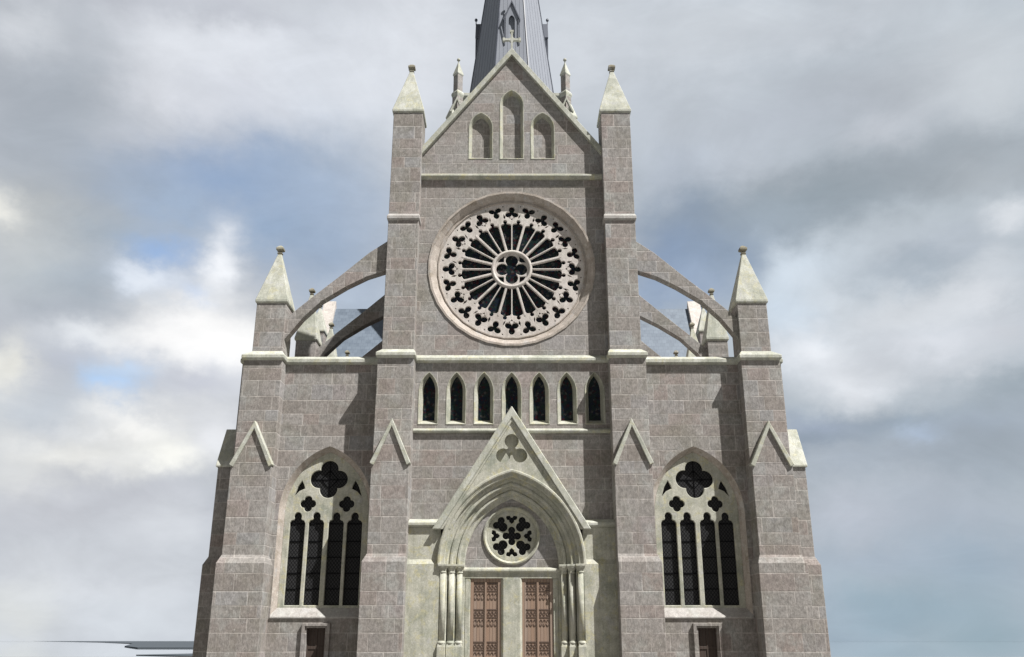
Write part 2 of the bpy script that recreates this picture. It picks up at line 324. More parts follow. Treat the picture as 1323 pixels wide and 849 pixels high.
def plate(name, m, loops, y0, y1, parent=None, bevel=0):   # flat slab with openings: first loop the outline, the others holes
    def area(l): return sum(l[i][0]*l[(i+1) % len(l)][1]-l[(i+1) % len(l)][0]*l[i][1] for i in range(len(l)))/2
    def clean(l):
        o_ = []
        for p in l:
            if not o_ or math.dist(p, o_[-1]) > 1e-4: o_.append(p)
        if math.dist(o_[0], o_[-1]) < 1e-4: o_.pop()
        return o_[::-1] if area(o_) < 0 else o_
    def off(l, d):                        # move a loop outward by d
        n = len(l); o_ = []
        for i in range(n):
            (ax, az), (bx, bz), (cx_, cz_) = l[i-1], l[i], l[(i+1) % n]
            n1 = Vector((bz-az, ax-bx)).normalized(); n2 = Vector((cz_-bz, bx-cx_)).normalized()
            v = n1+n2
            v = v/max(.35, v.length_squared/2) if v.length > 1e-6 else n1
            o_.append((bx+v.x*d, bz+v.y*d))
        return o_
    loops = [clean(l) for l in loops]
    front = [off(l, -bevel if i == 0 else bevel) for i, l in enumerate(loops)] if bevel else loops
    mb = bmesh.new()
    def face(lps, y, flip):
        pts, fc, k = [], [], 0
        for l in lps:
            pts += [Vector(p) for p in l]; fc.append(list(range(k, k+len(l)))); k += len(l)
        v2, _, f2, _, _, of = delaunay_2d_cdt(pts, [], fc, 1, 1e-6)
        vs = [mb.verts.new((p.x, y, p.y)) for p in v2]
        for f, src in zip(f2, of):
            if list(src) != [0]: continue
            try: mb.faces.new([vs[i] for i in (f if flip else f[::-1])])
            except ValueError: pass
    face(front, y0, True); face(loops, y1, False)
    for i, (f, l) in enumerate(zip(front, loops)):
        rings = [[(x, y0, z) for x, z in f]]+([[(x, y0+bevel, z) for x, z in l]] if bevel else [])+[[(x, y1, z) for x, z in l]]
        vs = [[mb.verts.new(p) for p in r_] for r_ in rings]
        for a_, c_ in zip(vs, vs[1:]):
            n = len(a_)
            for j in range(n):
                q = (a_[j], a_[(j+1) % n], c_[(j+1) % n], c_[j])
                mb.faces.new(q[::-1] if i == 0 else q)
    me = bpy.data.meshes.new(name); mb.normal_update(); mb.to_mesh(me); mb.free()
    return link(name, me, m, parent)
def arch(cx, zs, h, c, off=0, zb=0, n=14):     # pointed arch outline from the left foot over the apex to the right foot
    r = h+c+off; a1 = math.acos(max(-1, min(1, -c/r)))
    L = [(cx+c+r*math.cos(math.pi-(math.pi-a1)*i/n), zs+r*math.sin(math.pi-(math.pi-a1)*i/n)) for i in range(n+1)]
    Rr = [(2*cx-x, z) for x, z in L[::-1]][1:]
    return [(cx-h-off, zb)]+L+Rr+[(cx+h+off, zb)]
def circ(cx, cz, r, n=48, a0=0): return [(cx+r*math.cos(a0+2*math.pi*i/n), cz+r*math.sin(a0+2*math.pi*i/n)) for i in range(n)]
def foil(cx, cz, k, dist, r, a0=0, n=64, core=0, rr=None, ex=1.0):   # union of k lobes around a centre
    out = []
    for i in range(n):
        a = 2*math.pi*i/n; best = max(core, .3*dist)
        for j in range(k):
            b = a-(a0+2*math.pi*j/k); rj = rr[j] if rr else r
            dj = dist
            # ellipse lobe, long axis radial
            A = (math.cos(b)/(rj*ex))**2+(math.sin(b)/rj)**2; B = -2*dj*math.cos(b)/(rj*ex)**2; K = (dj/(rj*ex))**2-1
            q = B*B-4*A*K
            if q >= 0:
                v = (-B+math.sqrt(q))/(2*A)
                if v > 0: best = max(best, v)
        out.append((cx+best*math.cos(a), cz+best*math.sin(a)))
    return out
def sweep(name, m, paths, parent, closed=True, smooth=False):        # paths: list of ([(x,z)...], y or [y...])
    mb = MB(); rings = []
    for pts, y in paths:
        rings.append([(x, (y[i] if isinstance(y, list) else y), z) for i, (x, z) in enumerate(pts)])
    mb.loft(rings, close=closed)
    return mb.build(name, m, parent, smooth=smooth)

# ------------------------------------------------------------------ the setting
def struct(o): o['kind'] = 'structure'; return o
m, t, b = mat('forecourt_paving', .85)
P, u, z, y = pos(t)
br = t.node('ShaderNodeTexBrick'); t.l.new(P, br.inputs['Vector']); br.inputs['Scale'].default_value = 1
br.inputs['Brick Width'].default_value = .9; br.inputs['Row Height'].default_value = .6; br.inputs['Mortar Size'].default_value = .012
br.inputs['Color1'].default_value = (.2, .19, .18, 1); br.inputs['Color2'].default_value = (.26, .25, .23, 1); br.inputs['Mortar'].default_value = (.12, .12, .11, 1)
c = t.mix(t.ss(t.noise(P, .6, 5), .4, .7, 0, .5), br.outputs['Color'], (.17, .17, .16, 1))
t.l.new(c, b.inputs['Base Color']); bump(t, b, br.outputs['Fac'], -.3, .02); M['paving'] = m
m, t, b = mat('calm_water', .02, .5)
b.inputs['Base Color'].default_value = (.22, .25, .27, 1); b.inputs['IOR'].default_value = 1.45
M['water'] = m
m, t, b = mat('wet_sand', 1, 0); P, u, z, y = pos(t)
c = t.mix(t.noise(t.vmul(P, (.02, .1, 1)), 1, 4), srgb(70,76,82), srgb(86,91,96)); t.l.new(c, b.inputs['Base Color']); M['sand'] = m
struct(MB().box(-60, 60, -75, 60, -1.6, 0).build('ground', 'paving', bevel=.05))
wb = MB(); wb.b.faces.new([wb.b.verts.new(p) for p in ((-14000, -14000, -.6), (14000, -14000, -.6), (14000, 14000, -.6), (-14000, 14000, -.6))])
struct(wb.build('water', 'water'))
def spit(pts, h):
    mb = MB(); mb.loft([[(x, y, z) for x, y in pts] for z in (-1.2, h)], cap0=True, cap1=True)
    return struct(mb.build('sandbar', 'sand'))

# ------------------------------------------------------------------ the church
ch = bpy.data.objects.new('church', None); C.objects.link(ch); ch.location = (0, 0, 0)
ch['label'] = 'pink-grey stone gothic church with a rose window, flying buttresses and a grey lead spire'
ch['category'] = 'church'
def part(name, mb, m, parent=None, bevel=.015, **k): return mb.build(name, m, parent or ch, bevel=bevel, **k)

RC, RR = 18.63, 4.02                     # rose centre height, outer radius
LX = [1.27*k for k in range(-3, 4)]
def lan(x, off=0, zb=10.9, dz=0): return arch(x, 12.4+dz, .43, .78, off, zb, 8)
BLIND = [(0, 27.75, .60), (-1.57, 26.4, .60), (1.57, 26.4, .60)]
def bl(x, zs, h, off=0, zb=24.5): return arch(x, zs-.08, h, .34, off, zb-off, 8)
# main wall: doors' notch at the foot, circle over the doors, lancets, rose, blind arches, gable
out = [(-4.55, 0), (-1.95, 0), (-1.95, 4.25), (1.95, 4.25), (1.95, 0), (4.55, 0), (4.55, 24.95), (0, 30.75), (-4.55, 24.95)]
holes = [circ(0, 5.93, 1.22, 40), circ(0, RC, RR, 32, math.pi/32)] + [lan(x) for x in LX] + [bl(*b_) for b_ in BLIND]
plate('facade_wall', 'stone', [out]+holes, 0, .7, ch)
sweep('opening_reveal', 'stone', [(circ(0, RC, RR, 32, math.pi/32), .0), (circ(0, RC, RR, 32, math.pi/32), .6)], ch) if False else None

# rose window
rw = sweep('rose_window', 'reveal', [(circ(0, RC, r, 32, math.pi/32), y) for r, y in
     ((4.03, .02), (4.03, -.05), (3.93, -.05), (3.90, .0), (3.70, .17), (3.66, .24), (3.60, .25), (3.585, .21), (3.54, .21), (3.51, .32), (3.51, .62))], ch)
loops = [circ(0, RC, 3.56, 72)]
def rot(pts, a): return [(x*math.cos(a)-z*math.sin(a), RC+x*math.sin(a)+z*math.cos(a)) for x, z in pts]
up = lambda k, st: math.pi*2*k/st
for k in range(24):                      # petals: slim wedge with rounded shoulders and a small round head
    a = R(7.5+15*k)
    # wedge symmetric about the petal axis, thick spoke every 30 degrees on one side, thin on the other
    thin = -1 if k % 2 == 0 else 1       # which side holds the thin mullion
    def edge(r, sd):                     # half width towards side sd at radius r
        w = .03 if sd == thin else .06
        return max(.02, r*math.tan(R(7.5))-w)
    pts = []
    r0, r1 = 1.0, 2.31
    Lp = [(-edge(r0, -1), r0), (-edge(r1, -1), r1), (-edge(r1, -1)+.035, r1+.08), (-.105, r1+.125), (-.065, r1+.135)]
    Rp = [(edge(r0, 1), r0), (edge(r1, 1), r1), (edge(r1, 1)-.035, r1+.08), (.105, r1+.125), (.065, r1+.135)]
    head = [(.1*math.cos(q), r1+.225+.1*math.sin(q)) for q in [R(-52+i*(284/10)) for i in range(11)]]
    pts = Lp[:1]+Rp+head+Lp[:0:-1]
    loops.append(rot(pts, -a+0))
for k in range(24):
    a = R(15*k)
    if k % 2 == 0:
        loops.append(rot([(x, z) for x, z in foil(0, 3.01, 3, .185, .150, math.pi/2, 48, ex=1.15, core=.10)], -a))
        loops.append(rot([(0, 2.60), (.07, 2.70), (0, 2.68), (-.07, 2.70)], -a))
        for sx in (-1, 1): loops.append(rot(circ(sx*.11, 2.745, .035, 8), -a))
    else:
        loops.append(rot([(x, z) for x, z in foil(0, 3.13, 3, .185, .145, -math.pi/2, 48, ex=1.15, core=.10)], -a))
    b2 = a+R(7.5); sg = 1 if k % 2 == 0 else -1
    loops.append(rot([(-.03*sg-.02, 2.68), (.04*sg-.012, 2.79), (.04*sg+.012, 2.96), (-.03*sg-.002, 2.83)] if sg > 0 else [(.03-.02, 2.68), (.03+.022, 2.83), (-.04+.012, 2.96), (-.04-.012, 2.79)], -b2))
    loops.append(rot(circ(0, 3.38, .035, 8), -b2))
# hub opening
loops.append(circ(0, RC, .84, 48))
plate('tracery', 'rose', loops, .28, .42, rw, bevel=.012)
hub = [circ(0, RC, .86, 48), foil(0, RC, 4, .45, .305, 0, 72, core=.29)]
for q in range(4):
    a = R(45+90*q)
    hub.append([(x, z) for x, z in [(r*math.cos(a+d), RC+r*math.sin(a+d)) for r, d in ((.54, 0), (.65, .17), (.79, .30), (.80, 0), (.79, -.30), (.65, -.17))]])
plate('hub_tracery', 'rose', hub, .34, .44, rw, bevel=.01)
sweep('hub_ring', 'rose', [(circ(0, RC, r, 48), y) for r, y in ((.985, .285), (.97, .245), (.93, .225), (.89, .225), (.85, .26), (.84, .38))], rw)
sp = MB()
for k in range(12):                      # raised ribs on the heavy spokes
    a = R(15+30*k)
    q = [(-.048, 1.0), (.048, 1.0), (.048, 2.45), (-.048, 2.45)]
    sp.loft([[(x, .285, z) for x, z in rot(q, -a)], [(x, .265, z) for x, z in rot([(-.035, .98), (.035, .98), (.035, 2.5), (-.035, 2.5)], -a)]], cap1=True)
for k in range(12):
    a = R(30*k)
    sp.loft([[(x, .285, z) for x, z in rot([(-.024, 1.0), (.024, 1.0), (.024, 2.5), (-.024, 2.5)], -a)], [(x, .275, z) for x, z in rot([(-.014, 1.0), (.014, 1.0), (.014, 2.5), (-.014, 2.5)], -a)]], cap1=True)
sp.build('spoke_rib', 'rose', rw)
plate('glass', 'glass', [circ(0, RC, 3.6, 48)], .46, .49, rw)

# lancets under the rose
for x in LX:
    w = sweep('lancet_window', 'trim', [(lan(x, o_, z_, d_), y_) for o_, z_, y_, d_ in ((.0, 10.9, .015, 0), (.03, 10.87, .0, 0), (.03, 10.87, -.02, 0), (-.0, 10.9, -.02, 0), (-.145, 11.1, .34, .12), (-.155, 11.12, .34, .12))], ch)
    bars = plate('glass', 'glass', [lan(x, -.13, 11.05, .1)], .36, .38, w)
# blind arches in the gable
for x, zs, h in BLIND:
    w = sweep('blind_arch', 'trim', [(bl(x, zs, h, o_), y_) for o_, y_ in ((.01, .02), (.015, -.02), (-.02, -.02), (-.04, .0), (-.13, .26), (-.15, .27), (-.15, .33))], ch)
    plate('back_panel', 'stone', [bl(x, zs, h, -.12)], .28, .36, w)

# gable coping and cross
def vband(apx, apz, footx, footz, th, y0, y1):     # inverted V bar, th = vertical thickness
    return MB().prism([(-footx+apx, footz), (apx, apz), (apx+footx, footz), (apx+footx, footz-th), (apx, apz-th), (apx-footx, footz-th)], y0, y1)
gc = part('gable_coping', vband(0, 31.0, 4.6, 24.98, .42, -.22, .9), 'cap')
part('string_course', MB().stack([(-4.53, 4.53, -.1, .1, 23.30), (-4.53, 4.53, -.22, .1, 23.42), (-4.53, 4.53, -.22, .1, 23.52), (-4.53, 4.53, -.002, .1, 23.66)]), 'trim')
cr = MB().box(-.05, .05, .05, .2, 30.9, 32.2).box(-.40, .40, .052, .198, 31.66, 31.79)
for x, z in ((-.42, 31.725), (.42, 31.725), (0, 32.24)): cr.box(x-.065, x+.065, .04, .21, z-.1, z+.1) if x else cr.box(-.1, .1, .04, .21, z-.06, z+.07)
cr.prism(circ(0, 31.725, .15, 12), .06, .19); cr.stack([(-.16, .16, -.05, .3, 30.85), (-.09, .09, .02, .23, 31.1)])
part('gable_cross', cr, 'cap', bevel=.01)

# horizontal mouldings of the nave front
part('string_course', MB().stack([(-4.52, 4.52, -.12, .05, 13.77), (-4.52, 4.52, -.2, .05, 13.84), (-4.52, 4.52, -.2, .05, 13.98), (-4.52, 4.52, -.002, .05, 14.16)]), 'cap')
part('string_course', MB().stack([(-4.50, 4.50, -.1, .05, 10.46), (-4.50, 4.50, -.15, .05, 10.52), (-4.50, 4.50, -.15, .05, 10.60), (-4.50, 4.50, -.002, .05, 10.68)]), 'cap')

# ------------------------------------------------------------------ portal
for s in (-1, 1):
    pw = MB()
    xa, xb = (s*3.05, s*4.49)
    x0, x1 = min(xa, xb), max(xa, xb)
    pw.stack([(x0, x1, -.62, .0, 0), (x0, x1, -.62, .0, 4.68), (x0, x1, -.48, .0, 4.88), (x0, x1, -.48, .0, 6.24)])
    w = part('portal_wall', pw, 'trim')
    part('coping', MB().stack([(x0, x1, -.5, -.003, 6.243), (x0, x1, -.64, -.003, 6.30), (x0, x1, -.64, -.003, 6.42), (x0, x1, -.5, -.003, 6.50), (x0, x1, -.1, -.003, 6.62)]), 'cap', w)
PZ, PH, PC = 4.68, 3.15, .98
def pa(o_, zb=PZ): return arch(0, PZ, PH, PC, o_, zb, 22)
tri = [(-3.33, 6.15), (0, 11.35), (3.33, 6.15)]
# front slab of the portal gable with the arch cut out of it
inner = pa(-.2); ain = [p for p in inner if p[1] > 6.15]
slab = tri+[(ain[-1][0], 6.15)]+ain[::-1]+[(ain[0][0], 6.15)]
def tref(sc=1.0): return [(x, z) for x, z in foil(0, 9.54, 3, .43, .315*sc, math.pi/2, 72, core=.2)]
pg = plate('portal_gable', 'trim', [slab, tref()], -.66, -.27, ch)
plate('trefoil_panel', 'trim', [tref(1.05)], -.36, -.28, pg)
part('coping', MB().prism([(-3.42, 6.12), (0, 11.55), (3.42, 6.12), (3.08, 6.12), (0, 11.02), (-3.08, 6.12)], -.77, -.0), 'cap', pg, bevel=.03)
part('inner_moulding', MB().prism([(-3.075, 6.12), (0, 11.012), (3.075, 6.12), (2.96, 6.12), (0, 10.83), (-2.96, 6.12)], -.72, -.64), 'trim', pg)
# orders of the portal arch
def prof(lst): return [(pa(o_), y_*.82) for o_, y_ in lst]
sweep('arch_moulding', 'trim', prof([(.02, -.4), (.02, -.87), (-.02, -.90), (-.09, -.90), (-.13, -.86), (-.15, -.79), (-.27, -.78), (-.30, -.74), (-.30, -.52)]), ch, closed=False)
def roll(cx_, cy_, r_, n=8): return [(cx_+r_*math.cos(R(q)), cy_+r_*math.sin(R(q))) for q in [80-i*(250/n) for i in range(n+1)]]
sweep('arch_moulding', 'trim', prof([(-.26, -.60), (-.40, -.59), (-.46, -.51), (-.52, -.54)]+[(-.56+.075*math.cos(R(q)), -.51+.08*math.sin(R(q))) for q in (60, 0, -60, -120, -180, -240)]+[(-.66, -.42), (-.66, -.30)]), ch, closed=False)
sweep('arch_moulding', 'trim', prof([(-.62, -.36), (-.74, -.35), (-.78, -.29)]+[(-.86+.075*math.cos(R(q)), -.30+.08*math.sin(R(q))) for q in (60, 0, -60, -120, -180, -240)]+[(-.98, -.2), (-.98, -.08)]), ch, closed=False)
sweep('arch_moulding', 'trim', prof([(-.94, -.15), (-1.10, -.13), (-1.14, -.07), (-1.14, .02)]), ch, closed=False)
# stepped jambs, shafts, capitals
for s in (-1, 1):
    for (xc, yc) in ((2.92, -.56), (2.56, -.36), (2.23, -.18)):
        c_ = part('portal_column', MB().lathe(s*xc, yc, [(.125, 1.5), (.125, 4.36)], 20), 'trim', bevel=0, smooth=True)
        part('base', MB().stack([(s*xc-.17, s*xc+.17, yc-.17, yc+.17, 0), (s*xc-.17, s*xc+.17, yc-.17, yc+.17, 1.36), (s*xc-.13, s*xc+.13, yc-.13, yc+.13, 1.5)]).lathe(s*xc, yc, [(.17, 1.48), (.18, 1.52), (.16, 1.56), (.13, 1.6)], 20), 'trim', c_, bevel=.01)
        part('capital', MB().lathe(s*xc, yc, [(.13, 4.30), (.15, 4.33), (.15, 4.36), (.13, 4.38), (.155, 4.46), (.21, 4.555)], 20).stack([(s*xc-.18, s*xc+.18, yc-.18, yc+.18, 4.55), (s*xc-.21, s*xc+.21, yc-.21, yc+.2, 4.60), (s*xc-.21, s*xc+.21, yc-.21, yc+.2, 4.68)]), 'trim', c_, bevel=.008)
    jb = MB()
    for (xa, xb, y0) in ((2.74, 3.06, -.46), (2.40, 2.742, -.26), (2.0, 2.402, -.07)):
        jb.box(s*xa, s*xb, y0, .7, 0, 4.68)
    jb.prism([(s*2.0, 0), (s*1.76, 0), (s*1.76, 4.12), (s*2.0, 4.12)], -.05, .7)
    part('door_jamb', jb, 'trim', bevel=.03)
# lintel and central post
part('lintel', MB().stack([(-2.1, 2.1, -.06, .5, 4.12), (-2.1, 2.1, -.06, .5, 4.36), (-2.1, 2.1, -.16, .5, 4.40), (-2.1, 2.1, -.16, .5, 4.50), (-2.1, 2.1, -.02, .5, 4.58)]), 'trim', bevel=.02)
part('door_post', MB().loft([[(-.46, .3, z), (-.46, .03, z), (-.36, -.10, z), (.36, -.10, z), (.46, .03, z), (.46, .3, z)] for z in (0, 4.12)], cap0=True, cap1=True), 'trim')
# round window over the doors
OZ = 5.93
ow_ = sweep('round_window', 'trim', [(circ(0, OZ, r, 40), y) for r, y in ((1.24, .02), (1.24, -.07), (1.18, -.09), (1.14, -.02), (1.08, .16), (1.06, .16), (1.06, .34))], ch)
ol = [circ(0, OZ, 1.08, 48), foil(0, OZ, 4, .25, .155, 0, 64, core=.19)]
for k in range(4):
    a = R(90*k)
    def ra(pts, a=a): return [(x*math.cos(a)-z*math.sin(a), OZ+x*math.sin(a)+z*math.cos(a)) for x, z in pts]
    # two lobes cut off by the rim and a point towards the middle
    ol.append(ra([(0, .52), (.10, .60), (.11, .68), (.20, .70), (.25, .78), (.23, .86), (.09, .885), (.03, .80), (-.03, .80), (-.09, .885), (-.23, .86), (-.25, .78), (-.20, .70), (-.11, .68), (-.10, .60)]))
    a2 = R(45+90*k)
    ol.append([(x*math.cos(a2)-z*math.sin(a2), OZ+x*math.sin(a2)+z*math.cos(a2)) for x, z in foil(0, .715, 3, .17, .16, -math.pi/2, 48, rr=[.20, .155, .155], core=.17)])
plate('tracery', 'trim', ol, .15, .28, ow_, bevel=.012)
plate('glass', 'quarry', [circ(0, OZ, 1.08, 40)], .31, .34, ow_)
# doors
for s in (-1, 1):
    x0, x1 = (-1.77, -.44) if s < 0 else (.44, 1.77)
    d = part('church_door', MB().box(x0, x1, .06, .14, 0, 4.14), 'oak', bevel=0)
    xm = (x0+x1)/2
    fr = MB()
    for xa, xb in ((x0, x0+.15), (xm-.045, xm+.045), (x1-.15, x1)): fr.box(xa, xb, .01, .061, 0, 4.0)
    fr.box(x0, x1, .011, .06, 3.98, 4.13)
    part('frame', fr, 'oak', d, bevel=.01)
    for k, (zt, zr) in enumerate(((3.93, 3.62), (2.86, 2.70), (1.56, 1.40), (.5, .34))):
        ir = MB()
        for xa, xb in ((x0+.16, xm-.055), (xm+.055, x1-.16)):
            ir.box(xa, xb, .035, .059, zt-.025, zt+.01)
            ir.box(xa, xb, .035, .059, zt-.33, zt-.30)
            for q in range(3):
                cx_ = xa+(xb-xa)*(q+.5)/3; rr_ = (xb-xa)/6*.86
                zz = zt-.165
                ir.loft([[(cx_+r*math.cos(2*math.pi*i/14), yy, zz+r*1.25*math.sin(2*math.pi*i/14)) for i in range(14)] for r, yy in ((rr_, .059), (rr_, .035), (rr_*.68, .035), (rr_*.68, .059))])
                if q < 2 or True:
                    for dz in (.43, .56) if k < 3 else (.43,):
                        if k == 2 and dz > .5: continue
                        r2 = rr_*.9
                        ir.loft([[(cx_+r*math.cos(R(w_)), yy, zz-dz+.12+r*1.2*math.sin(R(w_))) for w_ in range(-30 if dz < .5 else 150, 215 if dz < .5 else 395, 22)] for r, yy in ((r2, .059), (r2, .035), (r2*.72, .035), (r2*.72, .059))], close=False)
        part('iron_scrollwork', ir, 'iron', d, bevel=0)

# ------------------------------------------------------------------ piers of the nave front
def finial(x, y, z, s=1.0):
    f = MB().stack([(x-.07*s, x+.07*s, y-.07*s, y+.07*s, z-.3*s), (x-.07*s, x+.07*s, y-.07*s, y+.07*s, z-.02*s), (x-.12*s, x+.12*s, y-.12*s, y+.12*s, z), (x-.12*s, x+.12*s, y-.12*s, y+.12*s, z+.05*s), (x-.07*s, x+.07*s, y-.07*s, y+.07*s, z+.08*s), (x-.08*s, x+.08*s, y-.08*s, y+.08*s, z+.13*s), (x-.18*s, x+.18*s, y-.18*s, y+.18*s, z+.2*s), (x-.18*s, x+.18*s, y-.18*s, y+.18*s, z+.3*s), (x-.10*s, x+.10*s, y-.10*s, y+.10*s, z+.40*s), (x-.03*s, x+.03*s, y-.03*s, y+.03*s, z+.46*s)])
    return f
def pinnacle(x0, x1, y0, y1, z, h, parent, fs=1.0, ov=.07):
    xm, ym = (x0+x1)/2, (y0+y1)/2
    a, b_, c_, d_ = x0-ov, x1+ov, y0-ov, y1+ov
    p = part('pinnacle', MB().stack([(a+.05, b_-.05, c_+.05, d_-.05, z-.05), (a, b_, c_, d_, z), (a, b_, c_, d_, z+.12), (xm-.085*fs, xm+.085*fs, ym-.085*fs, ym+.085*fs, z+h)]), 'cap', parent, bevel=.02)
    part('finial', finial(xm, ym, z+h, fs), 'worn', parent, bevel=.008)
def gablet(xc, hw, zf, za, y0, y1, parent, out=.07):
    part('gable_head', MB().prism([(xc-hw, zf+.001), (xc+hw, zf+.001), (xc, za)], y0+.003, y1), 'stone', parent)
    t_ = .30
    part('gable_coping', MB().prism([(xc-hw-out, zf-.03), (xc, za+.16), (xc+hw+out, zf-.03), (xc+hw+out-.17, zf-.13), (xc, za-.2), (xc-hw-out+.17, zf-.13)], y0-.10, y1-.02), 'cap', parent, bevel=.02)
for s in (-1, 1):
    def X(a, b_): return (min(s*a, s*b_), max(s*a, s*b_))
    # inner pier: base, gabled middle, upper shaft
    a0, a1 = X(4.45, 6.27); b0, b1 = X(4.45, 6.10); e0, e1 = X(4.50, 5.96)
    P_ = part('pier', MB().stack([(a0, a1, -1.34, .9, 0), (a0, a1, -1.34, .9, 4.72), (b0, b1, -1.16, .9, 5.06), (b0, b1, -1.16, .9, 8.92)]), 'stone')
    part('shaft', MB().stack([(b0, b1, -.86, .9, 8.9), (b0, b1, -.86, .9, 13.78)]), 'stone', P_)
    gablet((b0+b1)/2, .82, 8.92, 10.72, -1.16, -.84, P_)
    part('ledge', MB().stack([(b0-.0, b1+.0, -.88, .85, 13.76), (b0-.08, b1+.08, -1.02, .86, 13.84), (b0-.08, b1+.08, -1.02, .86, 14.0), (e0, e1, -.62, .86, 14.26)]), 'cap', P_, bevel=.02)
    part('upper_shaft', MB().stack([(e0, e1, -.64, .85, 14.2), (e0, e1, -.64, .85, 20.8), (e0, e1, -.60, .85, 21.1), (e0, e1, -.60, .85, 26.86)]), 'stone', P_)
    part('band', MB().stack([(e0-.01, e1+.01, -.65, .86, 20.78), (e0-.06, e1+.06, -.74, .88, 20.84), (e0-.06, e1+.06, -.74, .88, 21.0), (e0-.0, e1+.0, -.605, .855, 21.16)]), 'sill', P_)
    pinnacle(e0, e1, -.60, .85, 26.86, 2.85, P_)
    # outer pier
    a0, a1 = X(10.35, 12.42); b0, b1 = X(10.50, 12.28); e0, e1 = X(10.58, 11.96)
    P_ = part('pier', MB().stack([(a0, a1, -1.08, .9, 0), (a0, a1, -1.08, .9, 4.68), (b0, b1, -.86, .9, 5.04), (b0, b1, -.86, .9, 8.90)]), 'stone')
    part('shaft', MB().stack([(b0, b1, -.56, .9, 8.88), (b0, b1, -.56, .9, 13.76)]), 'stone', P_)
    gablet((b0+b1)/2, .88, 8.90, 10.68, -.86, -.54, P_)
    part('ledge', MB().stack([(b0, b1, -.58, .95, 13.74), (b0-.08, b1+.08, -.70, .96, 13.82), (b0-.08, b1+.08, -.70, .96, 13.98), (e0, e1, -.46, .96, 14.22)]), 'cap', P_, bevel=.02)
    part('upper_shaft', MB().stack([(e0, e1, -.46, .92, 14.1), (e0, e1, -.46, .92, 16.62)]), 'stone', P_)
    pinnacle(e0, e1, -.46, .92, 16.62, 2.75, P_)
    # corner buttress facing sideways, gabled, lower than the front pier
    c0, c1 = X(11.9, 12.52); f0, f1 = X(12.0, 13.12); g0, g1 = X(12.0, 13.30)
    B_ = part('side_buttress', MB().stack([(g0, g1, -.12, 1.9, 0), (g0, g1, -.12, 1.9, 4.68), (f0, f1, .02, 1.8, 5.04), (f0, f1, .02, 1.8, 8.98)]), 'stone')
    rf = MB().prismx([(-.06, 8.93), (-.06, 9.02), (.91, 10.86), (1.88, 9.02), (1.88, 8.93)], s*12.3, s*13.2)
    part('weathering', rf, 'cap', B_, bevel=.02)
    part('shaft', MB().stack([(c0, c1, .1, 1.7, 8.9), (c0, c1, .1, 1.7, 13.76)]), 'stone', B_)
    part('ledge', MB().stack([(c0, c1, .08, 1.72, 13.74), (c0-.08, c1+.08, -.02, 1.8, 13.82), (c0-.08, c1+.08, -.02, 1.8, 13.98), (c0, c1, .3, 1.6, 14.22)]), 'cap', B_, bevel=.02)

